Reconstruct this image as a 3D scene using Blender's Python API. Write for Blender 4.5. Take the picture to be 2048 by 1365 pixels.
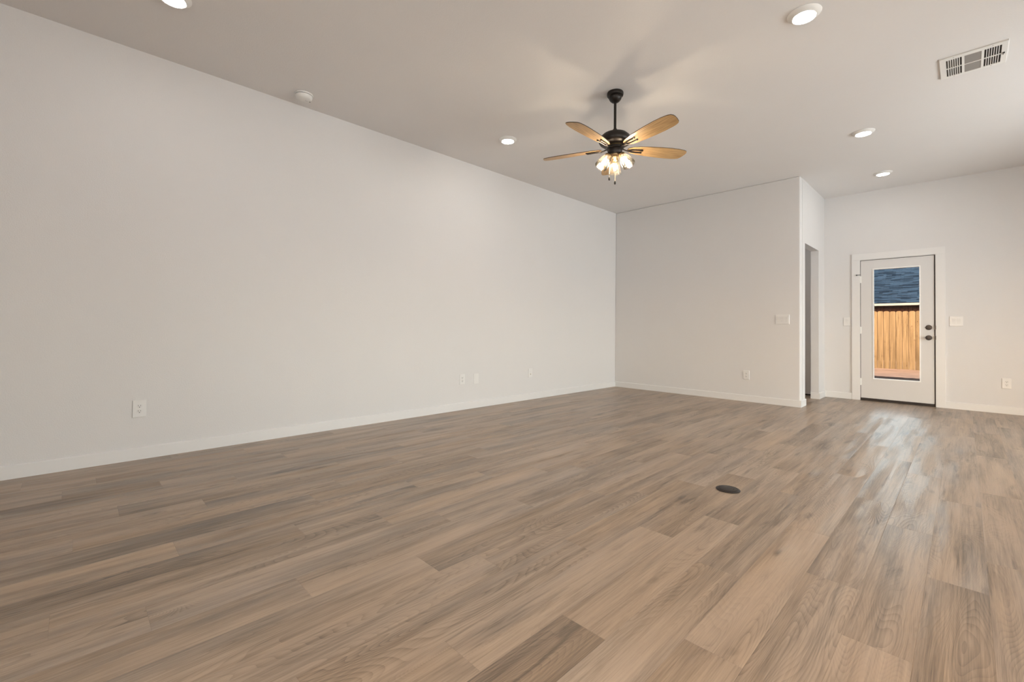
import bpy, bmesh, math, random
from mathutils import Vector, Matrix

# ------------------------------------------------------------------ scene, camera, light
for o in list(bpy.data.objects):
    bpy.data.objects.remove(o, do_unlink=True)
scene = bpy.context.scene
COL = scene.collection
random.seed(7)

H = 3.048                       # ceiling height
YB, XJ, YD = 6.80, 2.798, 8.245  # back wall, side of the jog, wall with the glazed door
XR, YF = 7.30, -3.00            # right wall and front wall (behind the camera)

# camera
yaw, pit, rol = 0.793169, 0.0147338, 0.0093403
c, s = math.cos(yaw), math.sin(yaw)
F = Vector((-s, c, 0)); R = Vector((c, s, 0)); U = Vector((0, 0, 1))
F2 = F*math.cos(pit) + U*math.sin(pit); U2 = U*math.cos(pit) - F*math.sin(pit)
R3 = R*math.cos(rol) + U2*math.sin(rol); U3 = U2*math.cos(rol) - R*math.sin(rol)
cd = bpy.data.cameras.new('camera'); cam = bpy.data.objects.new('camera', cd); COL.objects.link(cam)
m = Matrix((R3, U3, -F2)).transposed().to_4x4(); m.translation = Vector((4.3142, 0.0, 0.9975))
cam.matrix_world = m
cd.sensor_fit = 'HORIZONTAL'; cd.sensor_width = 36.0
cd.lens = 891.79*36.0/2048.0
cd.shift_x = 0.0; cd.shift_y = (644.55-682.5)/2048.0
cd.clip_start = 0.02; cd.clip_end = 200
scene.camera = cam

scene.view_settings.view_transform = 'Standard'
scene.view_settings.look = 'None'
scene.view_settings.gamma = 1.0
scene.view_settings.use_curve_mapping = False
EXPOSURE = -0.26
scene.view_settings.exposure = EXPOSURE

# sky
w = bpy.data.worlds.new('sky'); scene.world = w; w.use_nodes = True
wn = w.node_tree.nodes; wl = w.node_tree.links
sky = wn.new('ShaderNodeTexSky'); sky.sky_type = 'NISHITA'; sky.sun_disc = False
sky.sun_elevation = math.radians(27); sky.sun_rotation = math.radians(196)
wn['Background'].inputs['Strength'].default_value = 1.75
sky.dust_density = 4.0; sky.ozone_density = 0.6
haze = wn.new('ShaderNodeMix'); haze.data_type = 'RGBA'; haze.blend_type = 'MULTIPLY'; haze.inputs[0].default_value = 1.0
haze.inputs[7].default_value = (1.26, 1.0, 0.76, 1)     # thin warm haze
wl.new(sky.outputs[0], haze.inputs[6]); wl.new(haze.outputs[2], wn['Background'].inputs['Color'])

# sun, low behind the house
sd = bpy.data.lights.new('sun', 'SUN'); sun = bpy.data.objects.new('sun', sd); COL.objects.link(sun)
sd.energy = 0.35; sd.angle = math.radians(0.6); sd.color = (1.0, 0.93, 0.84)
sun.rotation_euler = Vector((0.27, 0.86, -0.46)).to_track_quat('-Z', 'Y').to_euler()
sun.location = (0, -6, 8)

def area(name, loc, direction, sx, sy, power, col):
    d = bpy.data.lights.new(name, 'AREA'); o = bpy.data.objects.new(name, d); COL.objects.link(o)
    d.shape = 'RECTANGLE'; d.size = sx; d.size_y = sy; d.energy = power; d.color = col
    o.location = loc; o.rotation_euler = Vector(direction).to_track_quat('-Z', 'Z').to_euler()
    return o
DAY = (0.965, 0.985, 1.01)
# daylight entering by the window openings of the right and front walls
area('daylight_window_1', (XR+0.16, 5.40, 1.25), (-1, 0, 0), 3.3, 2.0, 430, DAY)
area('daylight_window_2', (XR+0.16, 0.9, 1.55), (-1, 0, 0), 1.7, 1.3, 170, DAY)
area('daylight_window_3', (4.6, YF-0.16, 1.5), (0, 1, 0), 2.3, 1.4, 125, DAY)

area('hall_fill', (1.5, 7.6, H-0.06), (0, 0, -1), 0.5, 0.3, 10, (1.0, 0.95, 0.9))  # added fill with no fixture, brightens the dim hall

LENS_E = 72.0        # recessed lights
BULB_E = 430.0       # fan bulbs

# ------------------------------------------------------------------ materials
def new_mat(name):
    mt = bpy.data.materials.new(name); mt.use_nodes = True
    return mt, mt.node_tree.nodes, mt.node_tree.links, mt.node_tree.nodes['Principled BSDF']

def simple(name, col, rough=0.5, metal=0.0, spec=0.5, noise=0.0, nscale=30.0, bump=0.0, bscale=200.0, coat=0.0):
    mt, n, l, p = new_mat(name)
    p.inputs['Base Color'].default_value = (*col, 1)
    p.inputs['Roughness'].default_value = rough
    p.inputs['Metallic'].default_value = metal
    p.inputs['Specular IOR Level'].default_value = spec
    p.inputs['Coat Weight'].default_value = coat
    tc = n.new('ShaderNodeTexCoord')
    nz = n.new('ShaderNodeTexNoise'); nz.inputs['Scale'].default_value = nscale; nz.inputs['Detail'].default_value = 4
    l.new(tc.outputs['Object'], nz.inputs['Vector'])
    mx = n.new('ShaderNodeMix'); mx.data_type = 'RGBA'; mx.blend_type = 'MIX'
    k = noise
    mx.inputs[6].default_value = (*[v*(1-k) for v in col], 1)
    mx.inputs[7].default_value = (*[min(1, v*(1+k)) for v in col], 1)
    l.new(nz.outputs['Fac'], mx.inputs[0]); l.new(mx.outputs[2], p.inputs['Base Color'])
    if bump > 0:
        nb = n.new('ShaderNodeTexNoise'); nb.inputs['Scale'].default_value = bscale; nb.inputs['Detail'].default_value = 3
        l.new(tc.outputs['Object'], nb.inputs['Vector'])
        b = n.new('ShaderNodeBump'); b.inputs['Strength'].default_value = bump; b.inputs['Distance'].default_value = 0.002
        l.new(nb.outputs['Fac'], b.inputs['Height']); l.new(b.outputs[0], p.inputs['Normal'])
    return mt

M = {}
M['wall'] = simple('wall_paint', (0.692, 0.676, 0.668), 0.75, noise=0.012, nscale=3, bump=0.60, bscale=130, spec=0.3)
M['ceiling'] = simple('ceiling_paint', (0.775, 0.756, 0.745), 0.85, noise=0.012, nscale=3, bump=0.60, bscale=110, spec=0.25)
M['trim'] = simple('trim_paint', (0.735, 0.722, 0.712), 0.42, noise=0.006, nscale=8)
M['door'] = simple('door_paint', (0.655, 0.640, 0.632), 0.45, noise=0.006, nscale=8)
M['plate'] = simple('white_plastic', (0.75, 0.735, 0.72), 0.35, noise=0.004)
M['plate_dim'] = simple('white_plastic_rocker', (0.72, 0.705, 0.69), 0.35, noise=0.004)
M['slot'] = simple('socket_slot', (0.05, 0.045, 0.04), 0.7)
M['white_metal'] = simple('white_enamel', (0.80, 0.785, 0.76), 0.4, noise=0.004)
M['grey_screen'] = simple('grey_damper', (0.37, 0.35, 0.33), 0.6, noise=0.05)
M['duct'] = simple('dark_duct', (0.055, 0.05, 0.045), 0.8, noise=0.1)
M['bronze'] = simple('oil_rubbed_bronze', (0.020, 0.015, 0.012), 0.42, metal=0.4, noise=0.15, nscale=40, spec=0.5)
M['bronze_lock'] = simple('aged_bronze_lock', (0.085, 0.068, 0.06), 0.42, metal=0.6, noise=0.15, nscale=60)
M['brass'] = simple('warm_brass', (0.42, 0.30, 0.16), 0.32, metal=0.9, noise=0.08)
M['chain'] = simple('brass_chain', (0.62, 0.50, 0.34), 0.45, metal=0.3, noise=0.05)
M['gasket'] = simple('dark_weatherstrip', (0.035, 0.025, 0.02), 0.8, noise=0.2)
M['lite_frame'] = simple('glazing_frame', (0.86, 0.86, 0.85), 0.3, noise=0.004)
M['box_plastic'] = simple('dark_brown_floor_box', (0.022, 0.016, 0.013), 0.42, noise=0.1, spec=0.4)
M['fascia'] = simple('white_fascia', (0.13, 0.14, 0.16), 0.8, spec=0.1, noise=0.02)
M['shadow_strip'] = simple('painted_shadow', (0.016, 0.011, 0.010), 0.9, noise=0.3, nscale=9, spec=0.05)  # shadow colour of the strip across the yard
M['slab_and_shade_roof'] = simple('slab_and_shade_roof_grey', (0.18, 0.17, 0.16), 0.9, noise=0.1)

def emis(name, col, strength):
    mt, n, l, p = new_mat(name)
    p.inputs['Base Color'].default_value = (*col, 1)
    p.inputs['Emission Color'].default_value = (*col, 1)
    p.inputs['Emission Strength'].default_value = strength
    return mt
M['led'] = emis('led_lens', (1.0, 0.945, 0.895), LENS_E)
M['bulb'] = emis('warm_bulb', (1.0, 0.88, 0.74), BULB_E)

def glass(name, tint, base_gloss, rough, bump=0.0, ripple=40.0):
    mt, n, l, p = new_mat(name); n.remove(p)
    out = n['Material Output']
    tr = n.new('ShaderNodeBsdfTransparent'); tr.inputs[0].default_value = (*tint, 1)
    gl = n.new('ShaderNodeBsdfGlossy'); gl.inputs['Roughness'].default_value = rough
    fr = n.new('ShaderNodeFresnel'); fr.inputs['IOR'].default_value = 1.38
    ad = n.new('ShaderNodeMath'); ad.operation = 'MULTIPLY_ADD'; ad.inputs[1].default_value = 1.0; ad.inputs[2].default_value = base_gloss
    mx = n.new('ShaderNodeMixShader')
    l.new(fr.outputs[0], ad.inputs[0]); l.new(ad.outputs[0], mx.inputs[0])
    l.new(tr.outputs[0], mx.inputs[1]); l.new(gl.outputs[0], mx.inputs[2]); l.new(mx.outputs[0], out.inputs[0])
    if bump > 0:
        tc = n.new('ShaderNodeTexCoord'); nz = n.new('ShaderNodeTexNoise'); nz.inputs['Scale'].default_value = ripple
        l.new(tc.outputs['Object'], nz.inputs['Vector'])
        b = n.new('ShaderNodeBump'); b.inputs['Strength'].default_value = bump; b.inputs['Distance'].default_value = 0.004
        l.new(nz.outputs['Fac'], b.inputs['Height'])
        l.new(b.outputs[0], gl.inputs['Normal']); l.new(b.outputs[0], fr.inputs['Normal'])
    return mt
def seeded_mat():
    mt = glass('seeded_glass', (0.97, 0.93, 0.86), 0.015, 0.06, bump=0.9, ripple=70)
    n, l = mt.node_tree.nodes, mt.node_tree.links
    out = n['Material Output']; src = out.inputs[0].links[0].from_socket
    tl = n.new('ShaderNodeBsdfTranslucent'); tl.inputs[0].default_value = (0.95, 0.86, 0.72, 1)
    tc = n.new('ShaderNodeTexCoord'); nz = n.new('ShaderNodeTexNoise'); nz.inputs['Scale'].default_value = 90; l.new(tc.outputs['Object'], nz.inputs['Vector'])
    mr = n.new('ShaderNodeMapRange'); mr.inputs[1].default_value = 0.40; mr.inputs[2].default_value = 0.62; mr.inputs[3].default_value = 0.002; mr.inputs[4].default_value = 0.022
    l.new(nz.outputs['Fac'], mr.inputs[0])
    mx = n.new('ShaderNodeMixShader'); l.new(mr.outputs[0], mx.inputs[0]); l.new(src, mx.inputs[1]); l.new(tl.outputs[0], mx.inputs[2]); l.new(mx.outputs[0], out.inputs[0])
    return mt
M['pane'] = glass('clear_pane', (0.93, 0.95, 0.94), 0.0, 0.0)
M['seeded'] = seeded_mat()

def blade_wood():
    mt, n, l, p = new_mat('oak_blade')
    tc = n.new('ShaderNodeTexCoord'); mp = n.new('ShaderNodeMapping'); mp.inputs['Scale'].default_value = (2.2, 42, 42)
    l.new(tc.outputs['Object'], mp.inputs[0])
    nz = n.new('ShaderNodeTexNoise'); nz.inputs['Scale'].default_value = 3.0; nz.inputs['Detail'].default_value = 6; nz.inputs['Distortion'].default_value = 0.4
    l.new(mp.outputs[0], nz.inputs['Vector'])
    cr = n.new('ShaderNodeValToRGB')
    cr.color_ramp.elements[0].position = 0.35; cr.color_ramp.elements[0].color = (0.36, 0.215, 0.090, 1)
    cr.color_ramp.elements[1].position = 0.68; cr.color_ramp.elements[1].color = (0.62, 0.42, 0.205, 1)
    l.new(nz.outputs['Fac'], cr.inputs[0]); l.new(cr.outputs[0], p.inputs['Base Color'])
    p.inputs['Roughness'].default_value = 0.42
    return mt
M['blade'] = blade_wood()
M['blade_edge'] = simple('walnut_top', (0.05, 0.028, 0.015), 0.5, noise=0.2)

# floor planks: per-face attributes give every plank its own tone and figure
def floor_mat():
    mt, n, l, p = new_mat('vinyl_oak_planks')
    def node(t, **kw):
        x = n.new(t)
        for k, v in kw.items(): setattr(x, k, v)
        return x
    def math_(op, a, b=None, c=None, clamp=False):
        x = node('ShaderNodeMath', operation=op, use_clamp=clamp)
        for i, v in enumerate((a, b, c)):
            if v is None: continue
            if isinstance(v, (int, float)): x.inputs[i].default_value = v
            else: l.new(v, x.inputs[i])
        return x.outputs[0]
    uv = node('ShaderNodeUVMap', uv_map='plank')
    at = node('ShaderNodeAttribute', attribute_name='plank_tone')
    ai = node('ShaderNodeAttribute', attribute_name='plank_id')
    sep = node('ShaderNodeSeparateXYZ'); l.new(uv.outputs[0], sep.inputs[0])
    u, v = sep.outputs[0], sep.outputs[1]          # metres across and along the plank
    idf = ai.outputs['Fac']; tone = at.outputs['Fac']
    def coords(su, sv, seed):
        cb = node('ShaderNodeCombineXYZ')
        l.new(math_('MULTIPLY_ADD', u, su, math_('MULTIPLY', idf, 13.7+seed)), cb.inputs[0])
        l.new(math_('MULTIPLY_ADD', v, sv, math_('MULTIPLY', idf, 7.3)), cb.inputs[1])
        l.new(math_('MULTIPLY', idf, 3.1+seed), cb.inputs[2])
        return cb.outputs[0]
    def noise(vec, scale=1.0, detail=3.0, rough=0.5, dist=0.0):
        x = node('ShaderNodeTexNoise'); l.new(vec, x.inputs['Vector'])
        x.inputs['Scale'].default_value = scale; x.inputs['Detail'].default_value = detail
        x.inputs['Roughness'].default_value = rough; x.inputs['Distortion'].default_value = dist
        return x.outputs['Fac']
    # knots
    vor = node('ShaderNodeTexVoronoi', feature='F1'); l.new(coords(5.2, 1.5, 0.9), vor.inputs['Vector']); vor.inputs['Scale'].default_value = 1.0
    kd = vor.outputs['Distance']
    sepc = node('ShaderNodeSeparateColor'); l.new(vor.outputs['Color'], sepc.inputs[0])
    has = math_('GREATER_THAN', sepc.outputs[0], 0.60)
    kfall = math_('MULTIPLY', math_('SUBTRACT', 1.0, math_('DIVIDE', kd, 0.42), clamp=True), has)
    kcore = math_('MULTIPLY', math_('SUBTRACT', 1.0, math_('DIVIDE', kd, 0.085), clamp=True), has)
    # figure: contour lines of a stretched field, wrapped round the knots
    field = math_('ADD', noise(coords(6.5, 0.85, 0.1), 1.0, 1.0, 0.4, 0.2), math_('MULTIPLY', math_('POWER', kfall, 1.6), 0.45))
    lines = math_('FRACT', math_('MULTIPLY', field, 58.0))
    saw = math_('POWER', lines, 2.6)
    figmask = math_('MULTIPLY', noise(coords(4.0, 0.7, 2.3), 1.0, 2.0), 1.0)
    figmask = math_('MULTIPLY', math_('SUBTRACT', figmask, 0.42, clamp=True), 4.5, clamp=True)
    pores = noise(coords(240.0, 6.0, 0.5), 1.0, 3.0, 0.65)
    streak = noise(coords(46.0, 0.9, 1.3), 1.0, 4.0, 0.6)
    cloud = noise(coords(9.0, 1.15, 4.1), 1.0, 3.0, 0.55, 0.3)
    cloud2 = noise(coords(17.0, 1.9, 6.1), 1.0, 4.0, 0.6, 0.5)
    # tone value 0..1
    t = math_('MULTIPLY_ADD', math_('SUBTRACT', cloud, 0.5), 1.10, tone)
    t = math_('MULTIPLY_ADD', math_('SUBTRACT', streak, 0.5), 0.60, t)
    fine = noise(coords(150.0, 2.6, 3.3), 1.0, 3.0, 0.6)
    t = math_('MULTIPLY_ADD', math_('SUBTRACT', fine, 0.5), 0.42, t)
    t = math_('MULTIPLY_ADD', math_('SUBTRACT', pores, 0.5), 0.85, t)
    t = math_('SUBTRACT', t, math_('MULTIPLY', math_('MULTIPLY', saw, figmask), 0.26))
    t = math_('SUBTRACT', t, math_('MULTIPLY', math_('POWER', kfall, 3.0), 0.22))
    dk = math_('MULTIPLY', math_('SUBTRACT', cloud2, 0.585, clamp=True), 2.7)
    t = math_('SUBTRACT', t, dk)
    t = math_('SUBTRACT', t, math_('MULTIPLY', kcore, 0.55), clamp=True)
    cr = node('ShaderNodeValToRGB'); l.new(t, cr.inputs[0])
    e = cr.color_ramp.elements
    e[0].position = 0.0; e[0].color = (0.135, 0.095, 0.064, 1)
    e[1].position = 1.0; e[1].color = (0.480, 0.345, 0.235, 1)
    a = e.new(0.32); a.color = (0.262, 0.185, 0.124, 1)
    a = e.new(0.60); a.color = (0.382, 0.272, 0.184, 1)
    # grey smoky cast on some planks
    hs = node('ShaderNodeHueSaturation'); l.new(cr.outputs[0], hs.inputs['Color'])
    l.new(math_('MULTIPLY_ADD', noise(coords(2.5, 0.5, 8.1), 1.0, 1.0), 0.50, 0.68), hs.inputs['Saturation'])
    # seams
    W, L = 0.175, 1.209
    eu = math_('MINIMUM', u, math_('SUBTRACT', W, u)); ev = math_('MINIMUM', v, math_('SUBTRACT', L, v))
    ed = math_('MINIMUM', eu, ev)
    seam = math_('SUBTRACT', 1.0, math_('DIVIDE', ed, 0.0012), clamp=True)
    sm = node('ShaderNodeMix', data_type='RGBA', blend_type='MULTIPLY'); sm.inputs[7].default_value = (0.50, 0.46, 0.44, 1)
    l.new(math_('MULTIPLY', seam, 0.38), sm.inputs[0]); l.new(hs.outputs[0], sm.inputs[6])
    l.new(sm.outputs[2], p.inputs['Base Color'])
    l.new(math_('MULTIPLY_ADD', pores, 0.12, 0.27), p.inputs['Roughness'])
    p.inputs['Specular IOR Level'].default_value = 0.62
    hgt = math_('MULTIPLY_ADD', saw, 0.75, math_('MULTIPLY', pores, 0.55))
    hgt = math_('SUBTRACT', hgt, math_('MULTIPLY', seam, 0.6))
    b = node('ShaderNodeBump'); b.inputs['Strength'].default_value = 0.8; b.inputs['Distance'].default_value = 0.0008
    l.new(hgt, b.inputs['Height']); l.new(b.outputs[0], p.inputs['Normal'])
    return mt
M['floor'] = floor_mat()

def picket_mat():
    mt, n, l, p = new_mat('new_cedar')
    tc = n.new('ShaderNodeTexCoord'); inf = n.new('ShaderNodeObjectInfo')
    ad = n.new('ShaderNodeVectorMath'); ad.operation = 'MULTIPLY_ADD'
    cb = n.new('ShaderNodeCombineXYZ'); l.new(inf.outputs['Random'], cb.inputs[0]); l.new(inf.outputs['Random'], cb.inputs[2])
    l.new(cb.outputs[0], ad.inputs[0]); ad.inputs[1].default_value = (31, 0, 57); l.new(tc.outputs['Object'], ad.inputs[2])
    mp = n.new('ShaderNodeMapping'); mp.inputs['Scale'].default_value = (26, 26, 1.4); l.new(ad.outputs[0], mp.inputs[0])
    nz = n.new('ShaderNodeTexNoise'); nz.inputs['Scale'].default_value = 1.0; nz.inputs['Detail'].default_value = 4; l.new(mp.outputs[0], nz.inputs['Vector'])
    cr = n.new('ShaderNodeValToRGB'); cr.color_ramp.elements[0].color = (0.052, 0.036, 0.020, 1); cr.color_ramp.elements[1].color = (0.120, 0.090, 0.057, 1)
    cr.color_ramp.elements[0].position = 0.25; cr.color_ramp.elements[1].position = 0.72
    l.new(nz.outputs['Fac'], cr.inputs[0])
    hv = n.new('ShaderNodeHueSaturation'); l.new(cr.outputs[0], hv.inputs['Color'])
    mr = n.new('ShaderNodeMapRange'); mr.inputs[3].default_value = 0.72; mr.inputs[4].default_value = 1.25
    l.new(inf.outputs['Random'], mr.inputs[0]); l.new(mr.outputs[0], hv.inputs['Value'])
    mp2 = n.new('ShaderNodeMapping'); mp2.inputs['Scale'].default_value = (11, 11, 5.5); l.new(ad.outputs[0], mp2.inputs[0])
    vo = n.new('ShaderNodeTexVoronoi'); l.new(mp2.outputs[0], vo.inputs['Vector']); vo.inputs['Scale'].default_value = 1.0
    rk = n.new('ShaderNodeValToRGB'); rk.color_ramp.elements[0].color = (0.22, 0.11, 0.06, 1); rk.color_ramp.elements[0].position = 0.06
    rk.color_ramp.elements[1].color = (1, 1, 1, 1); rk.color_ramp.elements[1].position = 0.17
    l.new(vo.outputs['Distance'], rk.inputs[0])
    mx = n.new('ShaderNodeMix'); mx.data_type = 'RGBA'; mx.blend_type = 'MULTIPLY'; mx.inputs[0].default_value = 0.8
    l.new(hv.outputs[0], mx.inputs[6]); l.new(rk.outputs[0], mx.inputs[7])
    l.new(mx.outputs[2], p.inputs['Base Color']); p.inputs['Roughness'].default_value = 0.8; p.inputs['Specular IOR Level'].default_value = 0.1
    return mt
M['picket'] = picket_mat()

def shingle_mat():
    mt, n, l, p = new_mat('blue_grey_shingles')
    tc = n.new('ShaderNodeTexCoord'); mp = n.new('ShaderNodeMapping'); l.new(tc.outputs['Object'], mp.inputs[0])
    br = n.new('ShaderNodeTexBrick'); l.new(mp.outputs[0], br.inputs['Vector'])
    br.inputs['Scale'].default_value = 1.0; br.inputs['Brick Width'].default_value = 0.30; br.inputs['Row Height'].default_value = 0.085
    br.inputs['Mortar Size'].default_value = 0.004; br.offset = 0.37; br.inputs['Bias'].default_value = 0.0
    br.inputs['Color1'].default_value = (0.0030, 0.0070, 0.0160, 1); br.inputs['Color2'].default_value = (0.0125, 0.0270, 0.056, 1)
    br.inputs['Mortar'].default_value = (0.0012, 0.004, 0.010, 1)
    nz = n.new('ShaderNodeTexNoise'); nz.inputs['Scale'].default_value = 5.0; nz.inputs['Detail'].default_value = 5
    mp2 = n.new('ShaderNodeMapping'); mp2.inputs['Scale'].default_value = (1, 3.5, 1); l.new(tc.outputs['Object'], mp2.inputs[0]); l.new(mp2.outputs[0], nz.inputs['Vector'])
    mr = n.new('ShaderNodeMapRange'); mr.inputs[3].default_value = 0.65; mr.inputs[4].default_value = 1.35; l.new(nz.outputs['Fac'], mr.inputs[0])
    hv = n.new('ShaderNodeHueSaturation'); l.new(br.outputs['Color'], hv.inputs['Color']); l.new(mr.outputs[0], hv.inputs['Value'])
    l.new(hv.outputs[0], p.inputs['Base Color']); p.inputs['Roughness'].default_value = 0.9; p.inputs['Specular IOR Level'].default_value = 0.02
    return mt
M['shingle'] = shingle_mat()
M['siding'] = simple('dark_brown_siding', (0.022, 0.010, 0.009), 0.8, spec=0.05, noise=0.2, nscale=12)

def dirt_mat():
    mt, n, l, p = new_mat('pink_dirt')
    tc = n.new('ShaderNodeTexCoord'); nz = n.new('ShaderNodeTexNoise'); nz.inputs['Scale'].default_value = 2.2; nz.inputs['Detail'].default_value = 10; nz.inputs['Roughness'].default_value = 0.7
    l.new(tc.outputs['Object'], nz.inputs['Vector'])
    cr = n.new('ShaderNodeValToRGB'); cr.color_ramp.elements[0].position = 0.3; cr.color_ramp.elements[1].position = 0.65
    cr.color_ramp.elements[0].color = (0.088, 0.053, 0.038, 1); cr.color_ramp.elements[1].color = (0.190, 0.122, 0.090, 1)
    l.new(nz.outputs['Fac'], cr.inputs[0]); l.new(cr.outputs[0], p.inputs['Base Color']); p.inputs['Roughness'].default_value = 0.95
    b = n.new('ShaderNodeBump'); b.inputs['Strength'].default_value = 0.8; b.inputs['Distance'].default_value = 0.03
    l.new(nz.outputs['Fac'], b.inputs['Height']); l.new(b.outputs[0], p.inputs['Normal'])
    return mt
M['dirt'] = dirt_mat()

# ------------------------------------------------------------------ mesh helpers
def link(name, bm, mat, parent=None, smooth=False, bevel=0.0, segs=2):
    me = bpy.data.meshes.new(name); bmesh.ops.recalc_face_normals(bm, faces=bm.faces[:]); bm.to_mesh(me); bm.free()
    mats = mat if isinstance(mat, (list, tuple)) else [mat]
    for q in mats: me.materials.append(q)
    o = bpy.data.objects.new(name, me); COL.objects.link(o)
    if parent is not None: o.parent = parent
    if smooth:
        for f in me.polygons: f.use_smooth = True
        try: me.set_sharp_from_angle(angle=math.radians(40))
        except Exception: pass
    if bevel > 0:
        b = o.modifiers.new('bevel', 'BEVEL'); b.width = bevel; b.segments = segs; b.limit_method = 'ANGLE'
    return o

def bx(bm, x0, x1, y0, y1, z0, z1):
    vs = [bm.verts.new(p) for p in ((x0,y0,z0),(x1,y0,z0),(x1,y1,z0),(x0,y1,z0),(x0,y0,z1),(x1,y0,z1),(x1,y1,z1),(x0,y1,z1))]
    for f in ((0,3,2,1),(4,5,6,7),(0,1,5,4),(1,2,6,5),(2,3,7,6),(3,0,4,7)): bm.faces.new([vs[i] for i in f])
    return vs

def box_mesh(*a):
    bm = bmesh.new(); bx(bm, *a); return bm

def prism(bm, poly, fn0, fn1):
    a = [bm.verts.new(fn0(p)) for p in poly]; b = [bm.verts.new(fn1(p)) for p in poly]
    n = len(poly); bm.faces.new(a[::-1]); bm.faces.new(b)
    for i in range(n): bm.faces.new((a[i], a[(i+1) % n], b[(i+1) % n], b[i]))

def lathe(bm, prof, seg=48, mtx=None, cap0=False, cap1=False):
    mtx = mtx or Matrix.Identity(4); rings = []
    for r, z in prof:
        if r < 1e-6: rings.append([bm.verts.new(mtx @ Vector((0, 0, z)))])
        else: rings.append([bm.verts.new(mtx @ Vector((r*math.cos(2*math.pi*i/seg), r*math.sin(2*math.pi*i/seg), z))) for i in range(seg)])
    for a, b in zip(rings, rings[1:]):
        for i in range(seg):
            j = (i+1) % seg
            if len(a) == 1 and len(b) == 1: break
            if len(a) == 1: bm.faces.new((a[0], b[i], b[j]))
            elif len(b) == 1: bm.faces.new((a[i], a[j], b[0]))
            else: bm.faces.new((a[i], a[j], b[j], b[i]))
    if cap0 and len(rings[0]) > 1: bm.faces.new(rings[0][::-1])
    if cap1 and len(rings[-1]) > 1: bm.faces.new(rings[-1])

def tube(bm, pts, r, seg=10):
    pts = [Vector(p) for p in pts]; rings = []
    for i, p in enumerate(pts):
        t = (pts[min(i+1, len(pts)-1)] - pts[max(i-1, 0)]).normalized()
        a = t.cross(Vector((0, 0, 1)))
        if a.length < 1e-3: a = t.cross(Vector((1, 0, 0)))
        a.normalize(); b = t.cross(a)
        rings.append([bm.verts.new(p + (a*math.cos(2*math.pi*k/seg) + b*math.sin(2*math.pi*k/seg))*r) for k in range(seg)])
    for x, y in zip(rings, rings[1:]):
        for k in range(seg): bm.faces.new((x[k], x[(k+1) % seg], y[(k+1) % seg], y[k]))
    bm.faces.new(rings[0][::-1]); bm.faces.new(rings[-1])

def thing(name, label, cat, loc=(0, 0, 0), rotz=0.0, group=None):
    o = bpy.data.objects.new(name, None); COL.objects.link(o); o.empty_display_size = 0.1
    o.location = loc; o.rotation_euler = (0, 0, rotz); o['label'] = label; o['category'] = cat
    if group: o['group'] = group
    return o

def struct(o): o['kind'] = 'structure'; return o

def dup(root, loc, rotz, label, group=None):
    r = root.copy(); COL.objects.link(r); r.location = loc; r.rotation_euler = (0, 0, rotz); r['label'] = label
    if group: r['group'] = group
    for ch in list(root.children):
        k = ch.copy(); COL.objects.link(k); k.parent = r
        for g in list(ch.children):
            d = g.copy(); COL.objects.link(d); d.parent = k
    return r

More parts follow.
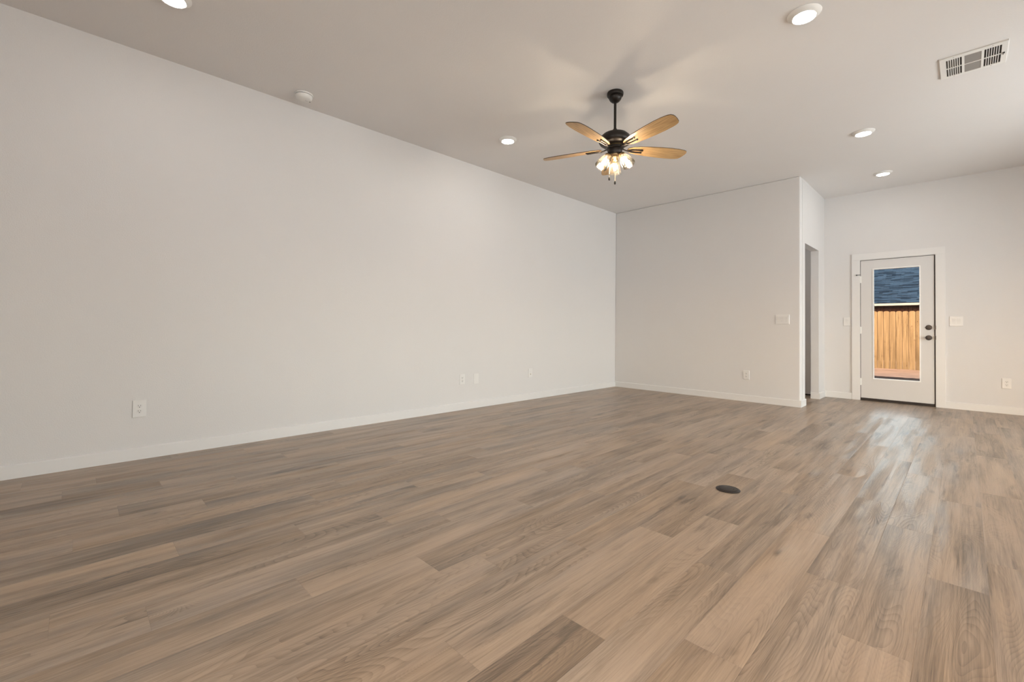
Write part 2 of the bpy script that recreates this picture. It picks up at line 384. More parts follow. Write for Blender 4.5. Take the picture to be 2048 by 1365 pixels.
# ------------------------------------------------------------------ floor
def build_floor():
    W, L = 0.175, 1.209
    phase = {1:1.00,3:1.18,4:0.41,5:0.78,6:0.19,7:0.545,8:1.225,9:1.015,10:0.345,11:0.81,12:-0.04,13:0.20,14:0.645,15:1.085,
             16:1.285,17:0.47,18:0.86,19:1.235,20:1.937,21:1.425,22:2.18,23:1.82,24:2.50,25:5.27}
    # (row, some y inside the plank): tone read off the photograph's own planks
    tones = {(4,0.0):.25,(3,0.6):.30,(3,3.0):.42,(9,0.5):.25,(11,0.4):.25,(7,0.2):.58,(7,1.1):.40,(10,1.0):.52,(12,1.8):.66,(11,2.6):.66,
             (10,2.6):.36,(13,3.2):.36,(13,0.8):.52,(12,0.5):.40,(14,2.5):.40,(15,1.7):.42,(15,0.6):.62,(16,0.6):.62,(16,1.9):.52,
             (17,1.2):.52,(17,2.3):.40,(18,0.5):.56,(18,1.5):.68,(19,0.7):.27,(19,1.8):.66,(20,1.3):.62,(20,2.5):.50,(21,0.9):.62,(21,2.0):.64,(18,2.7):.40,
             (22,1.6):.62,(22,2.7):.42,(23,1.2):.60,(23,2.5):.40,(24,1.9):.36,(24,3.1):.50,(23,0.3):.62,(24,0.6):.56,
             (18,3.9):.62,(18,5.2):.36,(19,3.0):.40,(16,3.2):.44,(15,2.8):.60,(17,3.5):.56,(15,4.2):.40,(14,3.7):.60,(12,3.0):.56,(12,4.3):.40,
             (13,4.4):.58,(20,3.8):.52,(5,1.4):.40,(5,2.6):.60,(5,3.8):.40,(6,0.8):.44,(6,2.0):.56,(9,1.6):.42,(9,2.8):.58,(8,0.6):.52,(8,1.8):.42}
    bm = bmesh.new(); uvl = bm.loops.layers.uv.new('plank')
    tl = bm.faces.layers.float.new('plank_tone'); il = bm.faces.layers.float.new('plank_id')
    rnd = random.Random(11)
    nrow = int(XR/W)+1
    for r in range(nrow):
        x0, x1 = r*W, min((r+1)*W, XR)
        ph = phase.get(r, rnd.uniform(0, L))
        k0 = math.floor((YF-ph)/L); k1 = math.ceil((YD+0.1-ph)/L)
        for k in range(k0, k1):
            ya, yb = ph+k*L, ph+(k+1)*L
            a, b = max(ya, YF), min(yb, YD+0.06)
            if b-a < 1e-4: continue
            vs = [bm.verts.new(p) for p in ((x0, a, 0), (x1, a, 0), (x1, b, 0), (x0, b, 0))]
            f = bm.faces.new(vs)
            tone = min(.68, max(.30, rnd.gauss(.50, .085)))
            for (rr, yy), tv in tones.items():
                if rr == r and ya <= yy < yb: tone = tv
            tone = 0.52 + (tone-0.52)*(0.62 if tone > 0.33 else 0.85)
            f[tl] = tone; f[il] = rnd.random()*10
            flip = rnd.random() < .5
            for lp in f.loops:
                uu = lp.vert.co.x-r*W; vv = lp.vert.co.y-ya
                if flip: vv = L-vv
                lp[uvl].uv = (uu, vv)
    bmesh.ops.remove_doubles(bm, verts=bm.verts[:], dist=1e-6)
    me = bpy.data.meshes.new('floor'); bm.to_mesh(me); bm.free(); me.materials.append(M['floor'])
    o = bpy.data.objects.new('floor', me); COL.objects.link(o); struct(o)
    # slab under the planks
    return o
build_floor()
struct(link('floor_slab', box_mesh(-0.114, XR+0.15, YF-0.15, YD+0.145, -0.25, -0.004), M['slab_and_shade_roof']))

# ------------------------------------------------------------------ walls
T = 0.114
struct(link('wall_left', box_mesh(-T, 0, YF-T, YD+0.145, 0, H), M['wall']))
bm = bmesh.new(); bx(bm, 0, XJ, YB, YB+T, 0, H)
struct(link('wall_back', bm, M['wall'], bevel=0.012, segs=4))
OY0, OY1, OZ = 7.056, 7.860, 2.195
bm = bmesh.new()
bx(bm, XJ-0.10, XJ, YB+T, OY0, 0, H); bx(bm, XJ-0.10, XJ, OY1, YD, 0, H); bx(bm, XJ-0.10, XJ, OY0, OY1, OZ, H)
struct(link('wall_side', bm, M['wall']))
DX0, DX1, DZ = 3.236, 4.038, 2.046     # exterior door opening
bm = bmesh.new()
bx(bm, 0, DX0, YD, YD+0.145, 0, H); bx(bm, DX1, XR, YD, YD+0.145, 0, H); bx(bm, DX0, DX1, YD, YD+0.145, DZ, H)
struct(link('wall_far', bm, M['wall']))
# right wall with a wide window and a smaller one, front wall with one window
def holed_wall(name, axis, pos, th, a0, a1, holes):
    bm = bmesh.new()
    def put(p0, p1, z0, z1):
        if p1-p0 < 1e-4 or z1-z0 < 1e-4: return
        if axis == 'x': bx(bm, pos, pos+th, p0, p1, z0, z1)
        else: bx(bm, p0, p1, pos-th, pos, z0, z1)
    cur = a0
    for (h0, h1, z0, z1) in sorted(holes):
        put(cur, h0, 0, H); put(h0, h1, 0, z0); put(h0, h1, z1, H); cur = h1
    put(cur, a1, 0, H)
    return struct(link(name, bm, M['wall']))
holed_wall('wall_right', 'x', XR, 0.145, YF-0.145, YD+0.145, [(3.75, 7.05, 0.25, 2.25), (0.05, 1.75, 0.9, 2.2)])
holed_wall('wall_front', 'y', YF, 0.145, 0, XR, [(3.45, 5.75, 0.8, 2.2)])
struct(link('ceiling', box_mesh(-T, XR+0.145, YF-0.145, YD+0.145, H, H+0.12), M['ceiling']))
# unseen gabled roof, added above the ceiling to shade the yard
bm = bmesh.new()
prism(bm, [(YF-0.7, H+0.12), (YD+0.75, H+0.12), (YD+0.75, H+0.25), (2.9, 5.1), (YF-0.7, H+0.25)], lambda p: (-6.0, p[0], p[1]), lambda p: (XR+5.0, p[0], p[1]))
struct(link('shade_roof', bm, M['slab_and_shade_roof']))

# windows of the unseen walls
def window(n, axis, pos, a0, a1, z0, z1, mull):
    t = bpy.data.objects.new('window_%d' % n, None); COL.objects.link(t); t['kind'] = 'structure'
    fr = bmesh.new(); w_ = 0.05
    def put(bm, p0, p1, q0, q1, d0=0.04, d1=0.10):
        if axis == 'x': bx(bm, pos+d0, pos+d1, p0, p1, q0, q1)
        else: bx(bm, p0, p1, pos-d1, pos-d0, q0, q1)
    put(fr, a0, a1, z0, z0+w_); put(fr, a0, a1, z1-w_, z1); put(fr, a0, a0+w_, z0+w_, z1-w_); put(fr, a1-w_, a1, z0+w_, z1-w_)
    for k in range(1, mull):
        c_ = a0+(a1-a0)*k/mull; put(fr, c_-w_/2, c_+w_/2, z0+w_, z1-w_)
    link('window_frame', fr, M['trim'], t)
    for k in range(mull):
        g = bmesh.new(); p0 = a0+(a1-a0)*k/mull+w_; p1 = a0+(a1-a0)*(k+1)/mull-w_; put(g, p0, p1, z0+w_, z1-w_, 0.068, 0.072)
        link('window_pane', g, M['pane'], t)
window(1, 'x', XR, 3.75, 7.05, 0.25, 2.25, 3)
window(2, 'x', XR, 0.05, 1.75, 0.9, 2.2, 2)
window(3, 'y', YF, 3.45, 5.75, 0.8, 2.2, 2)

# ------------------------------------------------------------------ baseboards and casing
BH, BT = 0.090, 0.014
def base(name, pts):
    """pts: list of (x0,y0,x1,y1,nx,ny) runs; wall line from 0 to 1, room side n"""
    bm = bmesh.new()
    for x0, y0, x1, y1, nx, ny in pts:
        prof = [(0, 0), (BT, 0), (BT, BH-0.006), (BT-0.005, BH), (0, BH)]
        prism(bm, prof, lambda p: (x0+nx*p[0], y0+ny*p[0], p[1]), lambda p: (x1+nx*p[0], y1+ny*p[0], p[1]))
    return struct(link(name, bm, M['trim']))
base('baseboard_left', [(0, YF, 0, YB, 1, 0)])
base('baseboard_back', [(BT, YB, XJ+BT, YB, 0, -1)])
base('baseboard_side', [(XJ, YB, XJ, OY0, 1, 0), (XJ, OY1-BT, XJ, YD-BT, 1, 0), (XJ-0.10, OY1, XJ, OY1, 0, -1), (XJ-0.10, OY0, XJ, OY0, 0, 1)])
base('baseboard_far', [(XJ, YD, 3.139, YD, 0, -1), (4.135, YD, XR, YD, 0, -1), (0, YD, 1.70, YD, 0, -1)])
base('baseboard_right', [(XR, YF, XR, YD-BT, -1, 0)])
base('baseboard_front', [(BT, YF, XR-BT, YF, 0, 1)])
bm = bmesh.new()
bx(bm, 3.139, 3.234, YD-0.018, YD, 0, 2.050); bx(bm, 4.040, 4.135, YD-0.018, YD, 0, 2.050); bx(bm, 3.139, 4.135, YD-0.018, YD, 2.0505, 2.145)
struct(link('trim_1', bm, M['trim'], bevel=0.0015))

# ------------------------------------------------------------------ glazed back door
door = bpy.data.objects.new('door_1', None); COL.objects.link(door); door['kind'] = 'structure'
door['label'] = 'white back door with one tall glass pane and dark round locks'
SX0, SX1, SZ0, SZ1 = 3.2425, 4.027, 0.038, 2.0395
GX0, GX1, GZ0, GZ1 = 3.392, 3.880, 0.330, 1.902
FR = 0.012
yf, yb = YD-0.001, YD+0.044
bm = bmesh.new()
bx(bm, SX0, GX0-FR, yf, yb, SZ0, SZ1); bx(bm, GX1+FR, SX1, yf, yb, SZ0, SZ1)
bx(bm, GX0-FR, GX1+FR, yf, yb, SZ0, GZ0-FR); bx(bm, GX0-FR, GX1+FR, yf, yb, GZ1+FR, SZ1)
bmesh.ops.remove_doubles(bm, verts=bm.verts[:], dist=1e-5)
link('door_slab', bm, M['door'], door)
bm = bmesh.new()
for (a0, a1, b0, b1) in ((GX0-FR, GX0, GZ0-FR, GZ1+FR), (GX1, GX1+FR, GZ0-FR, GZ1+FR), (GX0, GX1, GZ0-FR, GZ0), (GX0, GX1, GZ1, GZ1+FR)):
    bx(bm, a0, a1, yf-0.006, yb+0.004, b0, b1)
link('glazing_frame', bm, M['lite_frame'], door)
link('glass_pane', box_mesh(GX0, GX1, YD+0.019, YD+0.023, GZ0, GZ1), M['pane'], door)
bm = bmesh.new()
bx(bm, DX0, DX0+0.006, YD+0.010, YD+0.14, 0.0, DZ); bx(bm, DX1-0.006, DX1, YD+0.005, YD+0.14, 0.0, DZ); bx(bm, DX0+0.006, DX1-0.006, YD+0.012, YD+0.14, DZ-0.005, DZ)
bx(bm, DX0+0.006, DX0+0.030, YD+0.046, YD+0.075, 0.033, DZ-0.005); bx(bm, DX1-0.030, DX1-0.006, YD+0.046, YD+0.075, 0.033, DZ-0.005); bx(bm, DX0+0.030, DX1-0.030, YD+0.046, YD+0.075, DZ-0.025, DZ-0.005)
link('weatherstrip', bm, M['gasket'], door)
link('threshold', box_mesh(DX0+0.006, DX1-0.006, YD-0.006, YD+0.14, 0.0, 0.033), M['gasket'], door)
def lock(name, z, knob):
    mt = Matrix.Translation((3.972, yf, z)) @ Matrix.Rotation(math.radians(90), 4, 'X')
    bm = bmesh.new(); lathe(bm, [(0, 0.0), (0.034, 0.0), (0.034, 0.004), (0.030, 0.009), (0.024, 0.011), (0, 0.011)], 40, mt)
    o = link(name, bm, M['bronze_lock'], door, smooth=True)
    bm = bmesh.new()
    if knob: lathe(bm, [(0.011, 0.010), (0.010, 0.026), (0.016, 0.032), (0.0245, 0.040), (0.0265, 0.050), (0.023, 0.058), (0.012, 0.062), (0, 0.0625)], 36, mt)
    else: bx(bm, 3.972-0.016, 3.972+0.016, yf-0.026, yf-0.0105, z-0.005, z+0.005)
    link('knob' if knob else 'thumb_turn', bm, M['bronze_lock'], o, smooth=knob, bevel=0 if knob else 0.0015)
lock('deadbolt', 1.065, False); lock('door_handle', 0.926, True)
for z in (1.065, 0.926):
    bm = bmesh.new(); bx(bm, 4.0275, 4.0435, YD-0.0195, YD+0.004, z-0.026, z+0.026)
    link('strike_plate', bm, M['bronze_lock'], door, bevel=0.001)
for z in (1.765, 1.022, 0.270):
    bm = bmesh.new(); mt = Matrix.Translation((3.2385, YD-0.010, z))
    lathe(bm, [(0, -0.052), (0.0065, -0.050), (0.0065, 0.050), (0, 0.052)], 16, mt)
    bx(bm, 3.2335, 3.254, YD-0.0065, YD-0.0012, z-0.048, z+0.048)
    link('hinge', bm, M['white_metal'], door)
bm = bmesh.new(); tube(bm, [(3.240, YD-0.014, 1.836), (3.215, YD-0.024, 1.834), (3.202, YD-0.026, 1.832)], 0.0035, 8)
mt = Matrix.Translation((3.199, YD-0.028, 1.831)); lathe(bm, [(0, -0.009), (0.007, -0.006), (0.009, 0), (0.007, 0.006), (0, 0.009)], 14, mt)
link('hinge_pin_stop', bm, M['bronze'], door, smooth=True)

# closed door of the closet behind the side opening
d2 = bpy.data.objects.new('door_2', None); COL.objects.link(d2); d2['kind'] = 'structure'
link('door_slab', box_mesh(1.86, 2.66, YD-0.052, YD-0.012, 0.02, 2.05), M['wall'], d2)
link('threshold', box_mesh(1.86, 2.66, YD-0.050, YD-0.012, 0.0, 0.016), M['gasket'], d2)  # dark bar painted in for the shaded gap below the slab

# ------------------------------------------------------------------ wall plates
def wall_plate(name, label, cat, wdt, hgt, loc, rotz, kind, gangs=1, group=None):
    """built facing -Y at the wall plane y=0, centred at loc"""
    t = thing(name, label, cat, loc, rotz, group)
    bm = bmesh.new(); q = 0.0025
    a, b = wdt/2, hgt/2
    poly = [(-a, 0), (a, 0), (a, -0.0045), (a-q, -0.0065), (-a+q, -0.0065), (-a, -0.0045)]
    # plate as stacked frusta
    v0 = [bm.verts.new((x, 0.0, z)) for x, z in ((-a, -b), (a, -b), (a, b), (-a, b))]
    v1 = [bm.verts.new((x, -0.0045, z)) for x, z in ((-a, -b), (a, -b), (a, b), (-a, b))]
    v2 = [bm.verts.new((x, -0.007, z)) for x, z in ((-a+q, -b+q), (a-q, -b+q), (a-q, b-q), (-a+q, b-q))]
    bm.faces.new(v0)
    for p, r in ((v0, v1), (v1, v2)):
        for i in range(4): bm.faces.new((p[i], p[(i+1) % 4], r[(i+1) % 4], r[i]))
    bm.faces.new(v2)
    link('plate', bm, M['plate'], t)
    if kind == 'outlet':
        for dz in (0.0195, -0.0195):
            bm = bmesh.new()
            ring = []
            for i in range(24):
                an = 2*math.pi*i/24; x = 0.0172*math.cos(an); z = max(-0.0142, min(0.0142, 0.0172*math.sin(an))); ring.append((x, z))
            prism(bm, ring, lambda p: (p[0], -0.0068, dz+p[1]), lambda p: (p[0], -0.0092, dz+p[1]))
            f = link('socket', bm, M['plate_dim'], t)
            bm = bmesh.new()
            bx(bm, -0.0075, -0.0053, -0.0096, -0.0090, dz-0.001, dz+0.009); bx(bm, 0.0053, 0.0075, -0.0096, -0.0090, dz-0.001, dz+0.008)
            mt = Matrix.Translation((0, -0.0090, dz-0.0078)) @ Matrix.Rotation(math.radians(90), 4, 'X')
            lathe(bm, [(0, 0.0), (0.0031, 0.0), (0.0031, 0.0006), (0, 0.0006)], 12, mt)
            link('slots', bm, M['slot'], f)
    elif kind == 'switch':
        for g in range(gangs):
            cx = (g-(gangs-1)/2)*0.046
            bm = bmesh.new()
            prism(bm, [(-0.034, -0.0068), (0.034, -0.0068), (0.034, -0.0120), (0.0, -0.0088), (-0.034, -0.0085)],
                  lambda p: (cx-0.0165, p[1], p[0]), lambda p: (cx+0.0165, p[1], p[0]))
            link('rocker', bm, M['plate_dim'], t)
            bm = bmesh.new()
            for (a0, a1, b0, b1) in ((-0.0185, -0.0172, -0.0355, 0.0355), (0.0172, 0.0185, -0.0355, 0.0355), (-0.0172, 0.0172, -0.0355, -0.0347), (-0.0172, 0.0172, 0.0347, 0.0355)):
                bx(bm, cx+a0, cx+a1, -0.0074, -0.0068, b0, b1)
            link('rocker_bezel', bm, M['grey_screen'] if False else M['plate'], t)
    elif kind == 'jack':
        bm = bmesh.new(); bx(bm, -0.008, 0.008, -0.0090, -0.0068, 0.006, 0.022); link('jack', bm, M['plate_dim'], t)
        bm = bmesh.new(); mt = Matrix.Translation((0, -0.0068, -0.016)) @ Matrix.Rotation(math.radians(90), 4, 'X')
        lathe(bm, [(0, 0), (0.0055, 0), (0.0055, 0.006), (0, 0.006)], 14, mt); link('coax_jack', bm, M['brass'], t)
    for dz in ((b-0.014), -(b-0.014)) if kind != 'outlet' else (0.0,):
        bm = bmesh.new(); mt = Matrix.Translation((0, -0.0068, dz)) @ Matrix.Rotation(math.radians(90), 4, 'X')
        lathe(bm, [(0, 0.0), (0.0028, 0.0), (0.0022, 0.0009), (0, 0.0010)], 10, mt); link('screw', bm, M['plate_dim'], t)
    return t
LW = math.radians(90)      # on the left wall: plate faces +X
# rotz that sends -Y to +X is +90 degrees
PW, PH = 0.080, 0.126
wall_plate('wall_outlet', 'white duplex outlet low on the left wall, nearest and largest of the outlets', 'outlet', PW, PH, (0, 0.363, 0.376), LW, 'outlet')
wall_plate('wall_outlet', 'small white duplex outlet on the left wall directly left of the blank plate', 'outlet', PW, PH, (0, 3.400, 0.371), LW, 'outlet')
wall_plate('blank_wall_plate', 'plain white blank wall plate just right of the mid-wall outlet', 'wall plate', PW, PH, (0, 3.620, 0.364), LW, 'blank')
wall_plate('cable_wall_plate', 'faint white cable plate on the left wall, the one closest to the room corner', 'wall plate', PW, PH, (0, 4.617, 0.373), LW, 'jack')
wall_plate('wall_outlet', 'white duplex outlet low on the back wall below the three-rocker switch', 'outlet', PW, PH, (2.143, YB, 0.373), 0, 'outlet')
wall_plate('light_switch', 'white three-rocker light switch plate on the back wall near its corner', 'light switch', 0.166, 0.128, (2.593, YB, 1.155), 0, 'switch', 3)
wall_plate('light_switch', 'white single-rocker light switch left of the glazed door casing', 'light switch', 0.080, 0.128, (3.076, YD, 1.151), 0, 'switch', 1)
wall_plate('light_switch', 'white two-rocker light switch plate right of the glazed door casing', 'light switch', 0.126, 0.128, (4.236, YD, 1.148), 0, 'switch', 2)
wall_plate('wall_outlet', 'white duplex outlet on the door wall, low near the right edge', 'outlet', PW, PH, (4.675, YD, 0.375), 0, 'outlet')

# ------------------------------------------------------------------ ceiling lights
def downlight(loc, label):
    t = thing('recessed_light', label, 'ceiling light', loc, 0, 'round ceiling lights')
    bm = bmesh.new()
    lathe(bm, [(0.0, -0.0005), (0.095, -0.0005), (0.095, -0.004), (0.091, -0.007), (0.0705, -0.0245), (0.0665, -0.0250), (0.0655, -0.0225), (0.0, -0.0215)], 64)
    link('trim_ring', bm, M['white_metal'], t, smooth=True)
    bm = bmesh.new(); lathe(bm, [(0.0652, -0.0223), (0.050, -0.0236), (0.0, -0.0240)], 48)
    link('lens', bm, M['led'], t)
    return t
spots = [((0.846, 3.325), 'lit round ceiling light directly left of the ceiling fan, nearest the left wall'),
         ((3.595, 3.329), 'large lit round ceiling light at the top right, left of the air vent'),
         ((3.592, 5.740), 'lit round ceiling light between the large one and the one above the door'),
         ((3.584, 7.388), 'smallest lit round ceiling light, just in front of the wall with the glazed door'),
         ((0.860, 0.412), 'lit round ceiling light cut by the top edge at upper left'),
         ((3.595, 0.430), 'added lit round ceiling light overhead beside the camera, outside the picture'),  # from here on: unseen lamps added to help light the room
         ((6.300, 0.430), 'added lit round ceiling light in the front right part of the room, outside the picture'),
         ((6.300, 3.330), 'added lit round ceiling light in the middle right part of the room, outside the picture'),
         ((6.300, 5.740), 'added lit round ceiling light in the rear right part of the room, outside the picture')]
first = None
for (x, y), lab in spots:
    if first is None: first = downlight((x, y, H), lab)
    else: dup(first, (x, y, H), 0, lab)

# ------------------------------------------------------------------ smoke detector
t = thing('smoke_detector', 'round white smoke detector on the ceiling above the left wall', 'smoke detector', (0.231, 1.418, H))
bm = bmesh.new(); lathe(bm, [(0, -0.0005), (0.074, -0.0005), (0.075, -0.006), (0.073, -0.0125), (0.0, -0.0125)], 48); link('mounting_base', bm, M['white_metal'], t, smooth=True)
bm = bmesh.new(); lathe(bm, [(0, -0.0124), (0.064, -0.0124), (0.064, -0.0165), (0, -0.0165)], 48); link('vent_gap', bm, M['duct'], t)
bm = bmesh.new(); lathe(bm, [(0, -0.0160), (0.069, -0.0160), (0.070, -0.020), (0.064, -0.038), (0.055, -0.046), (0.030, -0.049), (0, -0.0495)], 48); cv = link('cover', bm, M['white_metal'], t, smooth=True)
bm = bmesh.new(); lathe(bm, [(0, -0.0490), (0.013, -0.0490), (0.012, -0.0525), (0, -0.053)], 24, Matrix.Translation((0.006, 0.022, 0.001))); link('test_button', bm, M['plate_dim'], cv, smooth=True)
bm = bmesh.new(); lathe(bm, [(0, -0.045), (0.0050, -0.045), (0.0045, -0.0485), (0, -0.049)], 12, Matrix.Translation((-0.006, 0.053, -0.0005))); link('alarm_lamp', bm, M['slot'], cv)

# ------------------------------------------------------------------ ceiling register
vx0, vx1, vy0, vy1 = 4.187, 4.537, 4.604, 4.968
t = thing('ceiling_vent', 'square white ceiling air vent with louvres and a grey middle panel', 'air vent', ((vx0+vx1)/2, (vy0+vy1)/2, H))
hw, hh = (vx1-vx0)/2, (vy1-vy0)/2
colx = [(-0.140, -0.056), (-0.042, 0.046), (0.060, 0.146)]
rowy = [(-hh+0.042, 0.005), (0.016, hh-0.030)]
bm = bmesh.new()
def plate_grid(bm, xs, ys, holes, z0, z1):
    for i in range(len(xs)-1):
        for j in range(len(ys)-1):
            if (i, j) in holes: continue
            bx(bm, xs[i], xs[i+1], ys[j], ys[j+1], z0, z1)
xs = [-hw, colx[0][0], colx[0][1], colx[1][0], colx[1][1], colx[2][0], colx[2][1], hw]
ys = [-hh, rowy[0][0], rowy[0][1], rowy[1][0], rowy[1][1], hh]
plate_grid(bm, xs, ys, {(i, j) for i in (1, 3, 5) for j in (1, 3)}, -0.009, -0.004)
bx(bm, -hw, -hw+0.006, -hh, hh, -0.004, -0.0005); bx(bm, hw-0.006, hw, -hh, hh, -0.004, -0.0005)
bx(bm, -hw+0.006, hw-0.006, -hh, -hh+0.006, -0.004, -0.0005); bx(bm, -hw+0.006, hw-0.006, hh-0.006, hh, -0.004, -0.0005)
bmesh.ops.remove_doubles(bm, verts=bm.verts[:], dist=1e-5)
link('face_plate', bm, M['white_metal'], t)
link('duct_back', box_mesh(-hw+0.01, hw-0.01, -hh+0.01, hh-0.01, -0.0018, -0.0008), M['duct'], t)
for ci in (0, 2):
    for ry in rowy:
        for k in range(1, 7):
            cx = colx[ci][0] + (colx[ci][1]-colx[ci][0])*k/7.0
            tilt = 0.0022 if ci == 0 else -0.0022
            bm = bmesh.new()
            prism(bm, [(cx-0.0022-tilt, -0.0026), (cx-0.0012-tilt, -0.0026), (cx+0.0022+tilt*0.3, -0.0088), (cx-0.0018+tilt*0.3, -0.0088)],
                  lambda p: (p[0], ry[0]+0.0003, p[1]), lambda p: (p[0], ry[1]-0.0003, p[1]))
            link('louvre', bm, M['white_metal'], t)
for ry in rowy:
    bm = bmesh.new(); nn = 16
    for k in range(nn):
        y_ = ry[0] + (ry[1]-ry[0])*(k+0.5)/nn; hs_ = (ry[1]-ry[0])/nn*0.36
        bx(bm, colx[1][0]+0.0003, colx[1][1]-0.0003, y_-hs_, y_+hs_, -0.0074, -0.0055)
    link('centre_louvre_panel', bm, M['grey_screen'], t)
bm = bmesh.new(); bx(bm, 0.154, 0.158, -0.006, 0.020, -0.016, -0.009); bx(bm, 0.152, 0.164, -0.010, -0.004, -0.018, -0.009); link('damper_lever', bm, M['duct'], t)
for sx_, sy_ in ((-0.10, 1), (0.10, 1), (-0.10, -1), (0.10, -1)):
    bm = bmesh.new(); lathe(bm, [(0, -0.0088), (0.003, -0.0088), (0.003, -0.0102), (0, -0.0104)], 10, Matrix.Translation((sx_, sy_*(hh-0.013), 0))); link('screw', bm, M['grey_screen'], t)

# ------------------------------------------------------------------ ceiling fan
FX, FY = 2.200, 3.309
fan = thing('ceiling_fan', 'bronze ceiling fan with five oak blades and three lit glass shades', 'ceiling fan', (FX, FY, H))
def z(v): return v-H
bm = bmesh.new()
lathe(bm, [(0, -0.0005), (0.067, -0.0005), (0.070, -0.006), (0.070, -0.020), (0.067, -0.030), (0.052, -0.036), (0.055, -0.042), (0.053, -0.054), (0.045, -0.068), (0.030, -0.082), (0.014, -0.088), (0, -0.088)], 48)
link('canopy', bm, M['bronze'], fan, smooth=True)
bm = bmesh.new(); lathe(bm, [(0, -0.086), (0.0112, -0.086), (0.0112, z(2.725)), (0, z(2.725))], 20); link('downrod', bm, M['bronze'], fan, smooth=True)
bm = bmesh.new()
lathe(bm, [(0, z(2.728)), (0.018, z(2.728)), (0.022, z(2.704)), (0.062, z(2.698)), (0.102, z(2.682)), (0.126, z(2.660)), (0.136, z(2.636)), (0.137, z(2.620)), (0.128, z(2.604)), (0.110, z(2.592)), (0.080, z(2.588)), (0.0, z(2.588))], 64)
link('motor_housing', bm, M['bronze'], fan, smooth=True)
bm = bmesh.new(); lathe(bm, [(0.040, z(2.589)), (0.056, z(2.589)), (0.058, z(2.580)), (0.052, z(2.574)), (0.040, z(2.574))], 48); link('brass_collar', bm, M['brass'], fan, smooth=True)
bm = bmesh.new()
lathe(bm, [(0, z(2.575)), (0.066, z(2.575)), (0.074, z(2.568)), (0.074, z(2.556)), (0.060, z(2.550)), (0.062, z(2.542)), (0.062, z(2.520)), (0.052, z(2.506)), (0, z(2.506))], 48)
link('switch_housing', bm, M['bronze'], fan, smooth=True)
bm = bmesh.new(); lathe(bm, [(0, z(2.507)), (0.042, z(2.507)), (0.038, z(2.497)), (0.020, z(2.490)), (0.012, z(2.470)), (0.006, z(2.462)), (0, z(2.461))], 40); link('light_kit_cap', bm, M['brass'], fan, smooth=True)

def blade_outline():
    pts = []
    top = [(0.118, 0.016), (0.135, 0.030), (0.165, 0.043), (0.22, 0.055), (0.30, 0.065), (0.40, 0.072), (0.50, 0.0745), (0.57, 0.072), (0.605, 0.067), (0.628, 0.059), (0.640, 0.048)]
    for x, y in top: pts.append((x, y))
    pts.append((0.652, 0.020)); pts.append((0.660, -0.012)); pts.append((0.660, -0.034)); pts.append((0.650, -0.052)); pts.append((0.628, -0.063))
    for x, y in top[-3::-1]: pts.append((x, -y))
    return pts
BZ = z(2.560)
for k, ang in enumerate((-159.5, -87.5, -15.5, 56.5, 128.5)):
    pitch = Matrix.Rotation(math.radians(-12), 4, 'X')
    rot = Matrix.Rotation(math.radians(ang), 4, 'Z')
    out = blade_outline(); bm = bmesh.new(); nsm = len(out)
    lo = [bm.verts.new(Vector((x, y, 0))) for x, y in out]; hi = [bm.verts.new(Vector((x, y, 0.006))) for x, y in out]
    fb = bm.faces.new(lo[::-1]); ft = bm.faces.new(hi); ft.material_index = 1
    for i in range(nsm):
        f = bm.faces.new((lo[i], lo[(i+1) % nsm], hi[(i+1) % nsm], hi[i])); f.material_index = 1
    o = link('blade', bm, [M['blade'], M['blade_edge']], fan)
    o.matrix_local = Matrix.Translation((0, 0, BZ)) @ rot @ pitch
    # blade iron: two prongs under the blade and a neck to the flywheel
    bm = bmesh.new()
    tube(bm, [(0.066, 0, z(2.563)-BZ+0.001), (0.095, 0, -0.006), (0.125, 0, -0.0125), (0.150, 0.0, -0.0080)], 0.0065, 10)
    for sgn in (1, -1):
        tube(bm, [(0.120, 0, -0.0110), (0.150, sgn*0.014, -0.0075), (0.185, sgn*0.017, -0.0060), (0.243, sgn*0.017, -0.0060)], 0.0058, 8)
        lathe(bm, [(0, -0.011), (0.0085, -0.0095), (0.0085, -0.0008), (0, -0.0008)], 12, Matrix.Translation((0.247, sgn*0.017, 0)))
    ir = link('blade_iron', bm, M['bronze'], fan, smooth=True)
    ir.matrix_local = Matrix.Translation((0, 0, BZ)) @ rot @ pitch

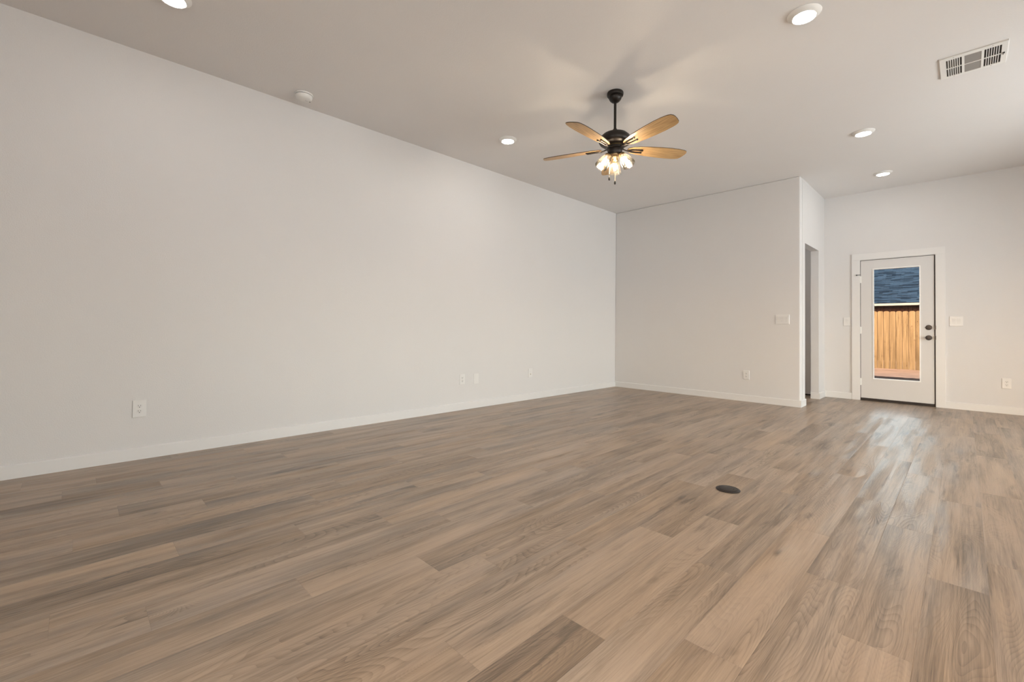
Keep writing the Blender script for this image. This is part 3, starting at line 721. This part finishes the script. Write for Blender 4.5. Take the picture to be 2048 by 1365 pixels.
for az in (-117.5, 2.5, 122.5):
    a = math.radians(az); d = Vector((math.cos(a), math.sin(a), 0))
    top = d*0.062 + Vector((0, 0, z(2.500))); tilt = math.radians(33)
    axis = (d*math.sin(tilt) + Vector((0, 0, -math.cos(tilt)))).normalized()
    q = axis.to_track_quat('Z', 'Y').to_matrix().to_4x4(); mt = Matrix.Translation(top) @ q
    bm = bmesh.new(); tube(bm, [tuple(d*0.030+Vector((0, 0, z(2.515)))), tuple(d*0.052+Vector((0, 0, z(2.522)))), tuple(top+axis*0.004)], 0.0085, 12)
    link('lamp_arm', bm, M['bronze'], fan, smooth=True)
    bm = bmesh.new(); lathe(bm, [(0, 0.0), (0.020, 0.0), (0.027, 0.006), (0.030, 0.020), (0.028, 0.026), (0.018, 0.028), (0.016, 0.045), (0, 0.045)], 32, mt)
    link('socket_cup', bm, M['brass'], fan, smooth=True)
    bm = bmesh.new()
    prof = [(0.027, 0.014), (0.031, 0.022), (0.038, 0.036), (0.045, 0.060), (0.050, 0.085), (0.0545, 0.115), (0.0555, 0.130), (0.0525, 0.134), (0.0515, 0.130), (0.0505, 0.115), (0.0465, 0.086), (0.0415, 0.061), (0.0350, 0.037), (0.0285, 0.024), (0.0245, 0.016)]
    lathe(bm, prof, 48, mt); sh = link('lamp_shade', bm, M['seeded'], fan, smooth=True)
    bm = bmesh.new(); lathe(bm, [(0.0, 0.045), (0.008, 0.046), (0.0110, 0.058), (0.0135, 0.074), (0.0130, 0.092), (0.008, 0.104), (0, 0.108)], 14, mt)
    link('bulb', bm, M['bulb'], fan, smooth=True)

Rv = Vector((math.cos(math.radians(32.5)), math.sin(math.radians(32.5)), 0))
for off, ztop, zbot, lab in ((Rv*-0.046, 2.510, 2.296, None), (Rv*0.002 - Vector((-0.5373, 0.8434, 0))*0.02, 2.505, 2.252, None)):
    bm = bmesh.new(); p = off
    tube(bm, [(p.x, p.y, z(ztop)), (p.x, p.y, z(zbot)+0.026)], 0.0014, 6)
    ch = link('pull_chain', bm, M['chain'], fan)
    bm = bmesh.new(); lathe(bm, [(0, 0.028), (0.0028, 0.026), (0.0070, 0.014), (0.0082, 0.002), (0.0060, -0.007), (0, -0.010)], 16, Matrix.Translation((p.x, p.y, z(zbot))))
    link('chain_fob', bm, M['bronze'], ch, smooth=True)

# ------------------------------------------------------------------ floor box
t = thing('floor_outlet', 'dark brown round floor outlet cover on the wooden floor', 'floor outlet', (3.268, 2.945, 0.0))
bm = bmesh.new(); lathe(bm, [(0, 0.0006), (0.070, 0.0006), (0.0705, 0.002), (0.066, 0.0055), (0.056, 0.0075), (0.0555, 0.006), (0, 0.006)], 64); link('cover_ring', bm, M['box_plastic'], t, smooth=True)
bm = bmesh.new(); lathe(bm, [(0, 0.0058), (0.0530, 0.0058), (0.0530, 0.0078), (0.050, 0.0086), (0, 0.0088)], 56); ld = link('lid', bm, M['box_plastic'], t, smooth=True)
bm = bmesh.new(); bx(bm, -0.009, 0.009, 0.030, 0.036, 0.0085, 0.0098); link('finger_notch', bm, M['slot'], ld).rotation_euler = (0, 0, math.radians(-75))

# ------------------------------------------------------------------ outdoors
GZ = -0.13
bm = bmesh.new(); g = bmesh.ops.create_grid(bm, x_segments=60, y_segments=60, size=1.0)
for v in bm.verts:
    v.co = Vector((3.0+v.co.x*30, 24+v.co.y*15.4, GZ))
    v.co.z += 0.012*math.sin(v.co.x*5.1)*math.cos(v.co.y*4.3)
struct(link('ground', bm, M['dirt']))
# low dark strip, coloured to stand in for the eave's shadow on the dirt
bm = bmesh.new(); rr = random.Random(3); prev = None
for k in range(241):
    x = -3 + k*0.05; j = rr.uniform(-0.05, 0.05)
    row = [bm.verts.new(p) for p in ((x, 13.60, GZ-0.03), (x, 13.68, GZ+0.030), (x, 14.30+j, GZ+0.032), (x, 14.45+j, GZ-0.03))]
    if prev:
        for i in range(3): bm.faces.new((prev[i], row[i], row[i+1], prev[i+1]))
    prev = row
struct(link('ground_shadow', bm, M['shadow_strip']))
FYY = 18.0
fence = thing('wooden_fence', 'new cedar privacy fence of dog-eared boards seen through the door glass', 'fence', (0, FYY, GZ))
pw, gap = 0.140, 0.008
rr = random.Random(5)
for k in range(58):
    x0 = -1.9 + k*(pw+gap); hgt = 1.775 + rr.uniform(-0.006, 0.006)
    out = [(0, -0.02), (pw, -0.02), (pw, hgt-0.032), (pw-0.030, hgt), (0.030, hgt), (0, hgt-0.032)]
    bm = bmesh.new(); yo = rr.uniform(-0.003, 0.003)
    prism(bm, out, lambda p: (p[0], -0.018, p[1]), lambda p: (p[0], 0.0, p[1]))
    o = link('picket', bm, M['picket'], fence); o.location = (x0, yo, 0)
for zz in (0.25, 0.90, 1.50):
    link('rail', box_mesh(-1.95, 6.75, 0.004, 0.042, zz, zz+0.089), M['picket'], fence)

house = thing('neighbor_house', 'neighboring house with blue grey shingle roof behind the cedar fence', 'house', (0, 24.0, GZ))
bm = bmesh.new()
for k in range(200):
    xx = -9 + k*0.125
    bx(bm, xx, xx+0.085, -0.03, 0.0, 0, 2.4)
bx(bm, -9, 16, 0.0, 5.0, 0, 2.4)
link('wall', bm, M['siding'], house)
link('gutter', box_mesh(-9.5, 16.5, -0.52, -0.42, 2.195, 2.290), M['fascia'], house, bevel=0.01)
# roof plane, built flat and tilted so that its own coordinates carry the courses
bm = bmesh.new(); bx(bm, 0, 26.0, 0.0, 4.6, -0.05, 0.0)
rf = link('roof', bm, M['shingle'], house); rf.location = (-9.5, -0.50, 2.315); rf.rotation_euler = (math.radians(33), 0, 0)
bm = bmesh.new(); bx(bm, 0, 26.0, 0.0, 4.6, -0.05, 0.0)
rb = link('roof', bm, M['shingle'], house); rb.location = (16.5, -0.50+2*4.6*math.cos(math.radians(33)), 2.315); rb.rotation_euler = (math.radians(33), 0, math.radians(180))
